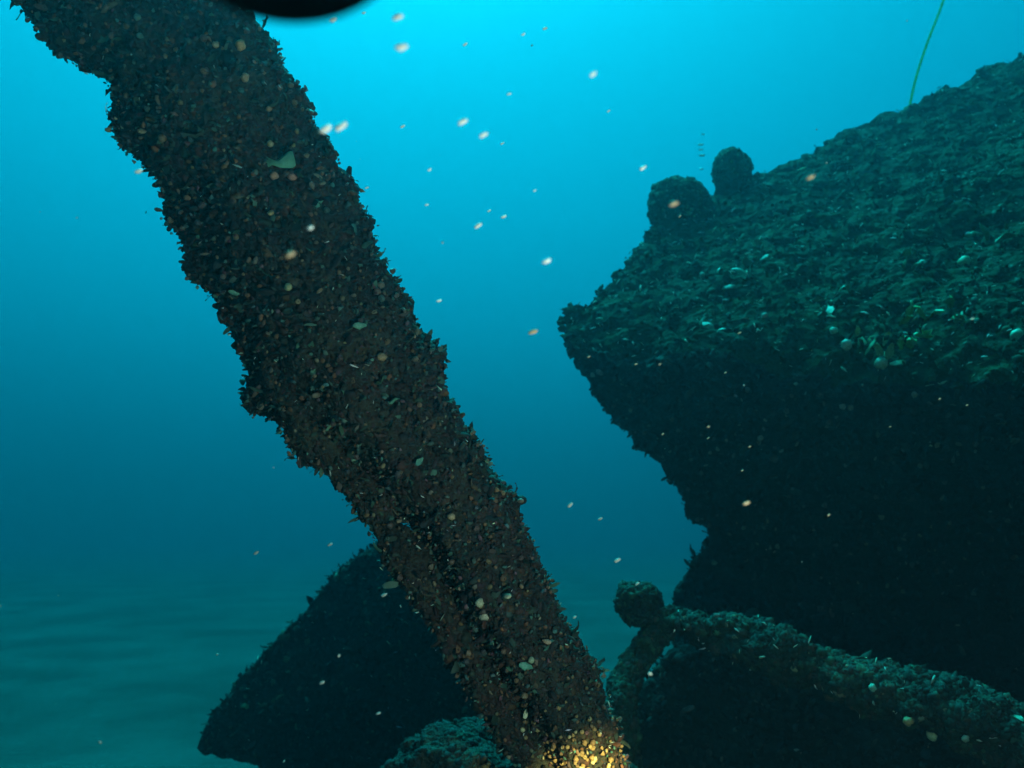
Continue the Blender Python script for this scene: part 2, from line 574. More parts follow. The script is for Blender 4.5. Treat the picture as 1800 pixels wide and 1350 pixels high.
    shaft = obj('shaft', mesh_from('shaft', v, oq, smooth=True), M_POST, root)
    # narrower strip running down the left of the lower shaft, with a dark gap between
    k0 = int(len(t) * .47)
    sc = cen + S * (-.76 * rad)[:, None] + B * (.18 * rad)[:, None]
    w_in = np.clip((t[k0:] - .47) / .06, 0, 1)
    sr = rad[k0:] * (.05 + .21 * w_in)
    tv, tq = tube(sc[k0::12], sr[::12], 260, 40, .022, 61, 1.0, 14.0)
    obj('side_strip', mesh_from('side_strip', tv, tq, smooth=True), M_POST, root)
    v_post, q_post = v, oq
    oq = np.vstack([oq, tq + len(v)]); v = np.vstack([v, tv])
    keep = lambda c, n: in_view(c, 160) * (0.25 + 1.0 * toward_camera(c, n, -.35))
    n = 36000
    p, nr = sample_surface(v, oq, n, keep)
    size = RNG.lognormal(math.log(.0095), .42, n) * (1 + .8 * fbm(p, 8, 2, 33)).clip(.45, 1.8)
    col = palette(n, POST_PAL)
    patch = fbm(p, 7, 3, 77)
    col *= (1 + .6 * patch)[:, None].clip(.4, 2)
    col = blend(col, p, (.005, .006, .007), (.018, .030, .024), 14, .35, 81)
    col = blend(col, p, (.010, .008, .008), (.060, .022, .015), 8, .35, 95)
    V, F, CC = scatter_mesh(MUSSELS[:1] + LUMPS + BARN[:2], p, nr, size, col, .6, .3, .3)
    g_ = obj('growth', mesh_from('growth', V, F, CC, smooth=True), M_TINT, shaft)
    tag(g_, 'dense crust of small dark mussels and barnacles', kind='stuff')
    # leaf-like weed fringe
    n = 2600
    p, nr = sample_surface(v, oq, n, keep)
    col = palette(n, [(5, (.02, .03, .022)), (4, (.04, .065, .045)), (2, (.05, .1, .07)), (2, (.06, .035, .03))])
    V, F, CC = scatter_mesh(LEAVES, p, nr, RNG.lognormal(math.log(.011), .35, n), col, .6, .3, .1)
    tag(obj('weed_fringe', mesh_from('weed_fringe', V, F, CC), M_TINT, shaft), 'short dark weed between the shells', kind='stuff')
    # pale broken shell edges
    n = 130
    p, nr = sample_surface(v, oq, n, lambda c, m: in_view(c, 20) * toward_camera(c, m, .1))
    V, F, CC = scatter_mesh(SLIV, p + nr * .012, nr, RNG.lognormal(math.log(.0075), .3, n), palette(n, PALE_PAL), .5, .2, 0)
    tag(obj('shell_fragments', mesh_from('shell_fragments', V, F, CC), M_TINT, shaft), 'pale broken shell edges', kind='stuff')
    n = 1700
    p, nr = sample_surface(v, oq, n, lambda c, m: in_view(c, 20) * toward_camera(c, m, .05))
    V, F, CC = scatter_mesh(LUMPS + BARN, p + nr * .009, nr, RNG.lognormal(math.log(.0050), .35, n),
                            palette(n, [(5, (.22, .10, .05)), (3, (.12, .17, .14)), (3, (.28, .17, .10)), (3, (.08, .18, .15)), (2, (.15, .07, .08))]) * .62, .6, .3, .1)
    tag(obj('specks', mesh_from('specks', V, F, CC), M_TINT, shaft), 'fine rusty and teal specks of crust', kind='stuff')
    # shells one can pick out
    n = 150
    p, nr = sample_surface(v, oq, n, lambda c, m: in_view(c, -10) * toward_camera(c, m, .3))
    for i in range(n):
        kind = random.choices(['mussel', 'barnacle', 'squirt', 'mussel'], [5, 3, 2, 1])[0]
        rgb = random.choice([(.08, .045, .035), (.13, .07, .045), (.05, .04, .04), (.16, .11, .075), (.05, .08, .065), (.10, .05, .04), (.2, .12, .065)])
        put_shell('shell', shell_mesh(kind, rgb), p[i] + nr[i] * .008, nr[i], random.uniform(.008, .013), shaft)
    bvh = BVHTree.FromPolygons([tuple(x) for x in v], [tuple(int(y) for y in x) for x in oq])
    def at(px, py):
        d = P(px, py, 1.0) - CAM
        h = bvh.ray_cast(Vector(CAM), Vector(d).normalized())
        return (np.array(h[0]), np.array(h[1])) if h[0] is not None else (None, None)
    for (px, py, kind, rgb, s) in [(422, 85, 'squirt', (.5, .26, .1), .02), (424, 136, 'squirt', (.4, .22, .1), .018), (474, 308, 'squirt', (.42, .2, .12), .018),
                                   (505, 314, 'squirt', (.45, .2, .14), .017), (472, 256, 'squirt', (.4, .3, .16), .014), (845, 1052, 'squirt', (.4, .33, .2), .02),
                                   (880, 1045, 'mussel', (.45, .36, .22), .024), (855, 1075, 'barnacle', (.4, .32, .22), .022), (928, 1238, 'mussel', (.62, .52, .33), .022),
                                   (622, 815, 'barnacle', (.3, .42, .28), .022), (665, 628, 'squirt', (.35, .2, .1), .018), (790, 912, 'squirt', (.4, .25, .14), .016),
                                   (480, 368, 'mussel', (.45, .28, .12), .018), (508, 505, 'squirt', (.4, .34, .16), .016), (265, 230, 'mussel', (.3, .2, .1), .018),
                                   (378, 85, 'squirt', (.36, .26, .14), .014), (945, 1125, 'mussel', (.42, .24, .15), .02), (930, 1155, 'squirt', (.3, .3, .18), .014)]:
        h, m = at(px, py)
        if h is not None:
            put_shell('shell', shell_mesh(kind, rgb), h + m * .009, m, s * .75, shaft, .3)
    for (px, py, s) in [(640, 578, .022), (700, 705, .024), (935, 1178, .026), (735, 800, .02), (430, 520, .018), (560, 350, .018)]:
        h, m = at(px, py)
        if h is not None:
            put_shell('weed_leaf', shell_mesh('leaf', (.09, .22, .15)), h + m * .012, m, s, shaft, .3, (-1.6, -.3, -.2))
    # pale green waisted frond lying flat on the upper post
    h, m = at(478, 281)
    out2 = np.array([(-31, 7), (-24, 8), (-17, 0), (-12, -2), (2, 4), (12, 16), (18, 17), (23, 6), (27, -7), (18, -11), (2, -11), (-10, -7), (-17, -10), (-25, -14), (-28, -5)], float)
    k_ = len(out2)
    fp = [h + m * .016 + (a_ * RT + b_ * UP) * 1.35 / FPX + m * (.004 * math.sin(a_ * .12)) for a_, b_ in out2]
    fp += [q_ - m * .003 for q_ in fp]
    c1, c2 = np.mean(fp[:k_], 0), np.mean(fp[k_:], 0)
    fv_ = np.array(fp + [c1, c2])
    ff_ = [(2 * k_, (j + 1) % k_, j) for j in range(k_)] + [(2 * k_ + 1, k_ + j, k_ + (j + 1) % k_) for j in range(k_)]
    for j in range(k_):
        j2 = (j + 1) % k_
        ff_ += [(j, j2, k_ + j2), (j, k_ + j2, k_ + j)]
    tag(obj('frond', mesh_from('frond', fv_, np.array(ff_), np.tile([.11, .29, .19], (len(fv_), 1))), M_TINT, shaft), 'pale green waisted frond lying on the post')
    # extra shells at the foot, coloured orange to paint in the torch pool's glow
    n = 150
    h, m = at(1020, 1330)
    for i in range(n):
        hh, mm = at(1025 + random.gauss(0, 55), 1330 + random.gauss(0, 40))
        if hh is not None:
            put_shell('shell', shell_mesh(random.choice(['mussel', 'barnacle', 'squirt', 'squirt']), random.choice([(.32, .18, .07), (.4, .25, .10), (.2, .11, .05), (.26, .15, .06), (.5, .38, .2)])),
                      hh + mm * .008, mm, random.uniform(.005, .010), shaft, .8)
    return root, at
post, post_at = make_post()

# ------------------------------------------------------------------ the overhanging wreck on the right
def loft(rows_a, rows_b, nu, nv, bulge=0.0, bdir=(0, 0, 0)):
    A, Bq = crom(rows_a, nu), crom(rows_b, nu)
    s = np.linspace(0, 1, nv)[None, :, None]
    v = A[:, None, :] * (1 - s) + Bq[:, None, :] * s
    v = v + (bulge * np.sin(math.pi * s)) * np.array(bdir)[None, None, :]
    return v.reshape(-1, 3)

def rough_up(v, amp, f=2.2, seed=40):
    return v + amp * vfbm(v, f, 4, seed, .55) + amp * .55 * vfbm(v, f * 6, 3, seed + 5, .6)

HULL_DECK = None
def make_wreck():
    global HULL_DECK
    lip = PA([(978, 574, 3.30), (1000, 592, 3.22), (1080, 606, 3.10), (1200, 612, 2.95), (1350, 614, 2.80), (1500, 640, 2.65), (1650, 652, 2.5), (1820, 655, 2.35), (2300, 690, 2.0)])
    ridge = PA([(984, 556, 3.40), (1040, 520, 3.55), (1140, 408, 3.90), (1250, 328, 4.2), (1400, 272, 4.4), (1530, 220, 4.5), (1680, 150, 4.6), (1820, 95, 4.7), (2300, -120, 4.8)])
    bot = PA([(990, 612, 3.35), (1058, 702, 3.42), (1130, 788, 3.5), (1200, 874, 3.55), (1264, 955, 3.6), (1430, 1080, 3.7), (1640, 1150, 3.75), (1820, 1190, 3.75), (2300, 1250, 3.7)])
    back_r = ridge + np.array([.45, .9, -.25])
    back_b = bot + np.array([.78, 2.0, .0])
    root = thing('wreck_hull', 'huge growth-covered wreck hull overhanging on the right, dark below its lit slope', 'shipwreck', (bot[5][0], bot[5][1] + .6, 0))
    am = .068
    nu = 380
    def part(name, a, b, nv, mat, bulge=0, bdir=(0, 0, 0), am_=am, extra=None):
        v = loft(a, b, nu, nv, bulge, bdir)
        if name in ('deck', 'side'):                                   # the lip is worn round
            sv_ = np.tile(np.linspace(0, 1, nv), nu)
            fade = np.repeat(np.clip(np.linspace(0, 1, nu) * 9, 0, 1), nv)
            v = v + np.exp(-(sv_ / .09)) [:, None] * fade[:, None] * np.array([.02, .13, -.02])
        v = rough_up(v, am_) + .013 * vfbm(v, 17, 2, 140)
        q = grid_faces(nu, nv)
        return v, q
    def flip_to(v, q, direction):
        n = np.cross(v[q[:, 1]] - v[q[:, 0]], v[q[:, 2]] - v[q[:, 0]]).sum(0)
        return q if n @ np.array(direction) > 0 else q[:, ::-1]
    dv, dq = part('deck', lip, ridge, 190, M_HULL, -.03, (0, -.4, .9)); dq = flip_to(dv, dq, (0, -.6, .8))
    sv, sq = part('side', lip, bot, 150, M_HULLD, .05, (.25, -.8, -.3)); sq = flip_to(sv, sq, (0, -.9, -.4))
    rv, rq = part('back', ridge, back_r, 24, M_HULL); rq = flip_to(rv, rq, (0, .2, 1))
    wv, wq = part('rear', back_r, back_b, 30, M_HULLD); wq = flip_to(wv, wq, (0, 1, 0))
    bv, bq = part('bottom', bot, back_b, 30, M_HULLD); bq = flip_to(bv, bq, (0, 0, -1))
    deck_part = obj('sloping_deck', mesh_from('sloping_deck', dv, dq, smooth=True), M_HULL, root)
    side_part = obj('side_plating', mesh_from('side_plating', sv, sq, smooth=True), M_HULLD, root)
    obj('crest', mesh_from('crest', rv, rq, smooth=True), M_HULL, root)
    obj('rear_plating', mesh_from('rear_plating', wv, wq, smooth=True), M_HULLD, root)
    obj('bottom_plating', mesh_from('bottom_plating', bv, bq, smooth=True), M_HULLD, root)
    # right end closed far outside the picture, and the lower hull standing on the sand
    e = [crom(x, nu)[-1] for x in (lip, ridge, back_r, back_b, bot)]
    ev = rough_up(np.array(e + [np.mean(e, 0)]), am)
    ef = np.array([(0, 1, 5), (1, 2, 5), (2, 3, 5), (3, 4, 5), (4, 0, 5)])
    obj('end_plating', mesh_from('end_plating', ev, ef), M_HULLD, root)
    top = PA([(1290, 900, 3.75), (1300, 930, 3.7), (1420, 985, 3.65), (1600, 1000, 3.6), (1820, 1000, 3.5), (2300, 1000, 3.4)])
    low = PA([(1205, 1040, 3.8), (1180, 1075, 3.6), (1330, 1150, 3.3), (1560, 1200, 3.1), (1820, 1230, 3.0), (2300, 1260, 2.9)])
    low2 = low.copy(); low2[:, 2] = -.08
    kb = np.vstack([top + np.array([.3, 1.6, 0])]); kb2 = low2 + np.array([.3, 1.9, 0])
    V, F, o = [], [], 0
    for a, b, nv in ((top, low, 60), (low, low2, 30), (top, kb, 12), (kb, kb2, 20)):
        w = rough_up(loft(a, b, 160, nv), .08, 2.6, 90)
        V.append(w); F.append(grid_faces(160, nv) + o); o += len(w)
    low_part = obj('lower_hull', mesh_from('lower_hull', np.concatenate(V), np.concatenate(F), smooth=True), M_HULLD, root)
    lv, lq = V[0], grid_faces(160, 60)
    lq = flip_to(lv, lq, (0, -.7, .7))
    # growth
    vis = lambda c, n: in_view(c, 120) * (toward_camera(c, n, -.4) * 1.0) / np.maximum(.5, np.linalg.norm(c - CAM, axis=1) / 3) ** 1.4
    n = 24000
    p, nr = sample_surface(dv, dq, n, vis)
    col = blend(palette(n, DECK_PAL), p, (.010, .016, .008), (.048, .08, .037), 5.5, .75)
    col *= np.array([.46, .48, .32])
    V, F, CC = scatter_mesh(LUMPS + LUMPS + LEAVES[:2], p, nr, RNG.lognormal(math.log(.017), .45, n), col, .5, .35, .55)
    tag(obj('deck_growth', mesh_from('deck_growth', V, F, CC, smooth=True), M_TINTH, deck_part), 'dull green weed and crust on the slope', kind='stuff')
    n = 1100
    p, nr = sample_surface(dv, dq, n, vis)
    V, F, CC = scatter_mesh(SLIV, p + nr * .018, nr, RNG.lognormal(math.log(.015), .45, n), palette(n, PALE_PAL) * .6, .35, .25, 0, (0, 0, .3))
    tag(obj('shell_fragments', mesh_from('shell_fragments', V, F, CC), M_TINT, deck_part), 'pale scattered shell fragments', kind='stuff')
    n = 9000
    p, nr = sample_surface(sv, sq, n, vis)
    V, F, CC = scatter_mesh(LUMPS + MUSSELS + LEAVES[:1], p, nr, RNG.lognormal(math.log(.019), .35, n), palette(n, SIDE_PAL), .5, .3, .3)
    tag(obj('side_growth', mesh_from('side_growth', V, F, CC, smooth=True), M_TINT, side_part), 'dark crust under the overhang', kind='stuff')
    p, nr = sample_surface(lv, lq, 4000, vis)
    V, F, CC = scatter_mesh(LUMPS + LEAVES[:2], p, nr, RNG.lognormal(math.log(.03), .35, 4000), palette(4000, SIDE_PAL), .5, .3, .3)
    tag(obj('lower_growth', mesh_from('lower_growth', V, F, CC, smooth=True), M_TINT, low_part), 'dark crust on the lower hull', kind='stuff')
    # weed tufts and pale lumps on the lip that can be told apart
    bvh = BVHTree.FromPolygons([tuple(x) for x in np.vstack([dv, sv])], [tuple(int(y) for y in x) for x in np.vstack([dq, sq + len(dv)])])
    def at(px, py):
        h = bvh.ray_cast(Vector(CAM), Vector(P(px, py, 1.0) - CAM).normalized())
        return (np.array(h[0]), np.array(h[1])) if h[0] is not None else (None, None)
    for (px, py, s, rgb) in [(1695, 463, .055, (.3, .5, .25)), (1465, 582, .035, (.25, .42, .28)), (1490, 608, .05, (.35, .42, .3)), (1552, 640, .05, (.3, .38, .24)), (1790, 592, .05, (.2, .42, .24)),
                             (1412, 437, .03, (.25, .4, .3)), (1456, 448, .022, (.3, .5, .4)), (1655, 225, .03, (.12, .3, .12)), (1345, 556, .028, (.4, .32, .24)), (1235, 485, .03, (.2, .34, .24))]:
        h, m = at(px, py)
        if h is not None:
            put_shell('pale_lump', shell_mesh('squirt', tuple(c_ * .7 for c_ in rgb)), h + m * s * .12, m, s * .8, deck_part, .2)
    for (cx, cy, k, rgb) in [(1610, 575, 9, (.08, .2, .05)), (1590, 590, 5, (.1, .22, .06)), (1700, 560, 6, (.06, .16, .04)), (1525, 605, 5, (.14, .26, .12)), (1550, 625, 6, (.12, .2, .1)),
                             (1600, 470, 6, (.08, .16, .06)), (1460, 520, 6, (.06, .14, .06)), (1300, 500, 5, (.08, .16, .1)), (1500, 270, 5, (.06, .12, .06)), (1755, 430, 6, (.05, .13, .04)),
                             (1340, 440, 5, (.07, .14, .08)), (1250, 560, 5, (.08, .16, .1)), (1650, 330, 6, (.05, .12, .05))]:
        for j in range(k):
            h, m = at(cx + random.gauss(0, 22), cy + random.gauss(0, 12))
            if h is not None:
                put_shell('weed_leaf', shell_mesh('leaf', rgb), h, m, random.uniform(.035, .07), deck_part, .7)
    h, m = at(1290, 640)
    n = 150
    p, nr = sample_surface(sv, sq, n, lambda c, q_: in_view(c, -10) * toward_camera(c, q_, .1))
    for i in range(n):
        put_shell('shell', shell_mesh(random.choice(['mussel', 'barnacle']), random.choice([(.13, .10, .08), (.2, .15, .11), (.1, .06, .045)])), p[i] + nr[i] * .012, nr[i], random.uniform(.012, .022), side_part)
    HULL_DECK = at
    return root
wreck = make_wreck()

# ------------------------------------------------------------------ growth-covered bodies
def closed_blob(name, cen, axes, seed, amp, nu=70, nv=90, rot=None, lobes=0):
    th = np.linspace(0.001, math.pi - .001, nu)[:, None]
    ph = np.linspace(0, 2 * math.pi, nv, endpoint=False)[None, :]
    d = np.stack([np.sin(th) * np.cos(ph), np.sin(th) * np.sin(ph), np.cos(th) * np.ones_like(ph)], -1).reshape(-1, 3)
    r = 1 + amp * fbm(d * 1.0 + seed, 1.8, 4, seed) + amp * .5 * fbm(d + seed, 6, 3, seed + 4)
    v = d * r[:, None] * np.array(axes)
    if rot is not None:
        v = v @ np.array(Matrix.Rotation(rot[0], 3, rot[1])).T
    v = v + np.array(cen)
    q = grid_faces(nu, nv, True)
    n = np.cross(v[q[:, 1]] - v[q[:, 0]], v[q[:, 2]] - v[q[:, 0]])
    if (n * (v[q[:, 0]] - np.array(cen))).sum() < 0: q = q[:, ::-1]
    return v, q

def add_growth(root, v, q, n, size, pal, name, label, shapes, mat=None, tilt=.5, sink=.3, frag=0, fs=.014):
    vis = lambda c, m: in_view(c, 120) * (.2 + toward_camera(c, m, -.4))
    p, nr = sample_surface(v, q, n, vis)
    col = palette(n, pal) * (1 + .7 * fbm(p, 6, 3, 12))[:, None].clip(.35, 2)
    V, F, CC = scatter_mesh(shapes, p, nr, RNG.lognormal(math.log(size), .38, n), col, tilt, .3, sink)
    tag(obj(name, mesh_from(name, V, F, CC, smooth=True), mat or M_TINT, root), label, kind='stuff')
    if frag:
        p, nr = sample_surface(v, q, frag, vis)
        V, F, CC = scatter_mesh(SLIV, p + nr * size * .4, nr, RNG.lognormal(math.log(fs), .35, frag), palette(frag, PALE_PAL), .4, .25, 0)
        tag(obj('shell_fragments', mesh_from('shell_fragments', V, F, CC), M_TINT, root), 'pale shell fragments', kind='stuff')

def make_stump(px, py, d, w, h, seed, label, tilt=0.0):
    s = d / FPX
    c = P(px, py, d)
    root = thing('encrusted_stump', label, 'stump', (c[0], c[1], c[2] - h * s / 2))
    v, q = closed_blob('stump', c, (w * s / 2, w * s / 2 * .85, h * s / 2), seed, .20, rot=(tilt, 'Y'))
    body = obj('stump_body', mesh_from('stump_body', v, q, smooth=True), M_HULL, root)
    foot, fq = closed_blob('foot', c - np.array([0, -.02, h * s * .42]), (w * s * .42, w * s * .4, h * s * .3), seed + 5, .25, 40, 50)
    obj('stump_foot', mesh_from('stump_foot', foot, fq, smooth=True), M_HULL, root)
    add_growth(body, v, q, 1500, .013, DECK_PAL, 'growth', 'short weed and crust', LUMPS, M_TINTH)
make_stump(1195, 362, 4.05, 112, 100, 3, 'larger lumpy stump on the wreck rim, dark and rounded, left of the smaller one', .2)
make_stump(1286, 300, 4.26, 66, 84, 8, 'smaller upright egg-shaped stump standing on the wreck crest', 0)

# ------------------------------------------------------------------ slanting plate behind the post
def polygon_slab(poly, thick_dir, nsub, amp, seed, f=3.0):
    """front and back sheets of an outline (already in space), joined by a rim; dense grid from a fan of the outline"""
    poly = np.array(poly)
    n = len(poly)
    dense = []
    for i in range(n):
        a, b = poly[i], poly[(i + 1) % n]
        k = max(2, int(np.linalg.norm(b - a) / .02))
        dense += [a + (b - a) * j / k for j in range(k)]
    edge = np.array(dense)
    c = poly.mean(0)
    s = np.linspace(0, 1, nsub) ** .8
    fr = c[None, None] + (edge[:, None] - c) * s[None, :, None]
    ns = nsub
    m = len(edge)
    td = np.array(thick_dir)
    back = fr[:, ::-1] + td
    rim = np.stack([edge + td * t for t in np.linspace(0, 1, 8)[1:-1]], 1)
    full = np.concatenate([fr, rim, back], 1)          # m x (2ns+6)
    v = full.reshape(-1, 3)
    v = v + amp * vfbm(v, f, 4, seed) + amp * .5 * vfbm(v, f * 7, 3, seed + 3)
    k = full.shape[1]
    u = np.arange(m)[:, None]; w = np.arange(k - 1)[None]
    u2 = (u + 1) % m
    q = np.stack([u * k + w, u * k + w + 1, u2 * k + w + 1, u2 * k + w], -1).reshape(-1, 4)
    n_ = np.cross(v[q[:, 1]] - v[q[:, 0]], v[q[:, 2]] - v[q[:, 0]])
    if (n_ * (v[q[:, 0]] - (c + td / 2))).sum() < 0: q = q[:, ::-1]
    return v, q

def make_plate():
    out = [(650, 966, 3.5), (720, 950, 3.4), (800, 1060, 3.25), (870, 1200, 3.1), (920, 1350, 3.0), (930, 1520, 2.95), (700, 1530, 3.1), (500, 1480, 3.2), (470, 1352, 3.35), (440, 1336, 3.37), (400, 1334, 3.4),
           (366, 1328, 3.42), (358, 1312, 3.42), (378, 1262, 3.44), (410, 1222, 3.45), (455, 1170, 3.46), (520, 1092, 3.48), (575, 1030, 3.5), (612, 1000, 3.5)]
    v, q = polygon_slab(PA(out), (.07, .22, .05), 46, .035, 60)
    c = v.mean(0)
    root = thing('wreck_plate', 'dark triangular wreck plate leaning on the sea bed behind the post', 'wreck plate', (c[0], c[1], 0))
    body = obj('plate', mesh_from('plate', v, q, smooth=True), M_HULLD, root)
    add_growth(body, v, q, 8500, .018, SIDE_PAL[:3] + [(10, (.05, .07, .04))], 'growth', 'short dark weed on the plate', LUMPS + LEAVES, M_TINTH, frag=120)
make_plate()

# ------------------------------------------------------------------ fallen beam at the lower right
def make_beam():
    path = PA([(1128, 1072, 2.45), (1180, 1090, 2.4), (1290, 1124, 2.3), (1420, 1166, 2.18), (1560, 1216, 2.05), (1700, 1262, 1.92), (1850, 1318, 1.8), (2000, 1370, 1.7)])
    root = thing('fallen_beam', 'growth-covered fallen beam with a knobbed end, sloping down to the lower right corner', 'beam', (path[3][0], path[3][1], 0))
    v, q = tube(path, [.032, .042, .05, .055, .06, .064, .066, .066], 260, 60, .045, 44)
    body = obj('beam', mesh_from('beam', v, q, smooth=True), M_BEAM, root)
    add_growth(body, v, q, 9500, .014, [(30, (.011, .016, .010)), (20, (.018, .028, .016)), (8, (.03, .045, .024)), (20, (.026, .017, .012)), (12, (.045, .026, .016)), (1.0, (.13, .1, .06))], 'growth', 'mixed green and brown crust', LUMPS + LUMPS + BARN, M_TINTH, frag=60)
    kv, kq = closed_blob('knob', P(1122, 1060, 2.45), (.068, .07, .06), 15, .25)
    kn = obj('knob', mesh_from('knob', kv, kq, smooth=True), M_BEAM, root)
    add_growth(kn, kv, kq, 900, .012, SIDE_PAL[:3] + DECK_PAL[:1], 'knob_growth', 'short weed on the knob', LUMPS, M_TINTH)
    sp = PA([(1165, 1095, 2.42), (1128, 1145, 2.4), (1092, 1215, 2.35), (1085, 1330, 2.3), (1090, 1600, 2.25)])
    sp[-1][2] = -.05
    w, wq = tube(sp, [.042, .045, .05, .06, .08], 120, 40, .035, 52)
    st = obj('strut', mesh_from('strut', w, wq, smooth=True), M_BEAM, root)
    add_growth(st, w, wq, 3000, .014, [(30, (.016, .026, .015)), (20, (.03, .048, .026)), (14, (.03, .02, .014)), (6, (.05, .03, .02))], 'strut_growth', 'mixed crust on the strut', LUMPS, M_TINTH)
    web = [(1190, 1150, 2.95), (1120, 1230, 2.95), (1095, 1340, 2.9), (1100, 1500, 2.85), (1500, 1560, 2.65), (1980, 1560, 2.35), (2000, 1420, 2.3), (1850, 1350, 2.37), (1700, 1295, 2.47), (1560, 1240, 2.6), (1400, 1180, 2.73), (1250, 1140, 2.87)]
    pv_, pq = polygon_slab(PA(web), (.03, .1, .02), 40, .05, 71)
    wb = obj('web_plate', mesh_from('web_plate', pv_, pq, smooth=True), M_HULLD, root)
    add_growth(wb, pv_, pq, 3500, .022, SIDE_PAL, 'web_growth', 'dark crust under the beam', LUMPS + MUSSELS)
    bvh = BVHTree.FromPolygons([tuple(x) for x in v], [tuple(int(y) for y in x) for x in q])
    for (px, py, kind, s, rgb) in [(1645, 1288, 'squirt', .03, (.5, .45, .25)), (1462, 1248, 'mussel', .03, (.45, .38, .26)), (1255, 1150, 'squirt', .028, (.3, .26, .1)), (1600, 1262, 'squirt', .026, (.4, .2, .08)),
                                   (1778, 1262, 'leaf', .03, (.08, .2, .12)), (1700, 1290, 'squirt', .02, (.3, .3, .2)), (1540, 1215, 'squirt', .024, (.2, .3, .2)), (1350, 1150, 'mussel', .02, (.3, .3, .2))]:
        h = bvh.ray_cast(Vector(CAM), Vector(P(px, py, 1) - CAM).normalized())
        if h[0] is not None:
            put_shell('shell', shell_mesh(kind, rgb), np.array(h[0]) + np.array(h[1]) * .012, np.array(h[1]), s * .8, body, .3)
make_beam()

# ------------------------------------------------------------------ mound at the foot of the post
def make_mound():
    d = 1.95
    c = P(850, 1400, d)
    v, q = closed_blob('mound', c, (.24, .2, .17), 22, .22, 80, 110)
    root = thing('encrusted_mound', 'low rounded mound of brown crust beside the foot of the post', 'mound', (c[0], c[1], 0))
    body = obj('mound_body', mesh_from('mound_body', v, q, smooth=True), M_POST, root)
    # its wider foot down to the sand
    v2, q2 = closed_blob('foot', np.array([c[0] + .05, c[1] + .1, .25]), (.42, .36, .42), 27, .2, 60, 80)
    obj('mound_foot', mesh_from('mound_foot', v2, q2, smooth=True), M_POST, root)
    add_growth(body, v, q, 5200, .011, SIDE_PAL[:3] + [(6, (.05, .03, .02))], 'growth', 'brown crust and small shells', LUMPS, frag=12, fs=.008)
make_mound()

# ------------------------------------------------------------------ mooring line above the crest
def make_rope():
    pts = PA([(1598, 192, 4.55), (1602, 172, 4.55), (1612, 130, 4.55), (1632, 70, 4.55), (1655, 10, 4.56), (1680, -70, 4.6), (1705, -200, 4.7)])
    pts = np.vstack([pts, pts[-1] + np.array([.4, .3, 2.2]), pts[-1] + np.array([.7, .6, 5.5])])
    c = crom(pts, 900)
    T = np.gradient(c, axis=0); T /= np.linalg.norm(T, axis=1)[:, None]
    S = np.cross(T, [0, 1.0, 0]); S /= np.linalg.norm(S, axis=1)[:, None]
    U = np.cross(S, T)
    ln = np.concatenate([[0], np.cumsum(np.linalg.norm(np.diff(c, axis=0), axis=1))])
    a = np.linspace(0, 2 * math.pi, 12, endpoint=False)
    r = .0060 * (1 + .22 * np.cos(3 * (a[None] - ln[:, None] * 60)))
    v = (c[:, None] + r[..., None] * (np.cos(a)[None, :, None] * S[:, None] + np.sin(a)[None, :, None] * U[:, None])).reshape(-1, 3)
    root = thing('mooring_line', 'thin yellow green line rising from the wreck crest at top right', 'rope', tuple(pts[0]))
    obj('line', mesh_from('line', v, grid_faces(900, 12, True), smooth=True), mat_plain('weedy_rope', (.6, .75, .3), .8, 40, .15), root)
    rm = bpy.data.materials['weedy_rope']; rt = rm.node_tree
    tl = rt.nodes.new('ShaderNodeBsdfTranslucent'); tl.inputs['Color'].default_value = (.6, .8, .25, 1)
    mx = rt.nodes.new('ShaderNodeMixShader'); mx.inputs[0].default_value = .5
    pb = rt.nodes['Principled BSDF']; mo = [n_ for n_ in rt.nodes if n_.type == 'OUTPUT_MATERIAL'][0]
    rt.links.new(pb.outputs[0], mx.inputs[1]); rt.links.new(tl.outputs[0], mx.inputs[2]); rt.links.new(mx.outputs[0], mo.inputs['Surface'])
    kv, kq = closed_blob('knot', pts[0] + np.array([0, 0, -.01]), (.03, .03, .025), 31, .3, 24, 28)
    obj('knot', mesh_from('knot', kv, kq, smooth=True), mat_plain('rope_knot', (.1, .15, .05), .85, 60), root)
make_rope()

# ------------------------------------------------------------------ drifting flakes
FLAKE_MAT = mat_plain('pale_flake', (.86, .85, .8), .6, 300, .08)
def flake_mesh(seed):
    """elongated rounded crumb, long axis x"""
    r = np.random.default_rng(seed)
    v, f = shape_lump2(seed, .1)
    v = v * np.array([1.0, .54, .46]) * (1 + .0 * r.normal())
    return mesh_from('flake', v, f, smooth=True)
FLAKES = [flake_mesh(s) for s in range(100, 105)]
for m_ in FLAKES: m_.materials.append(FLAKE_MAT)

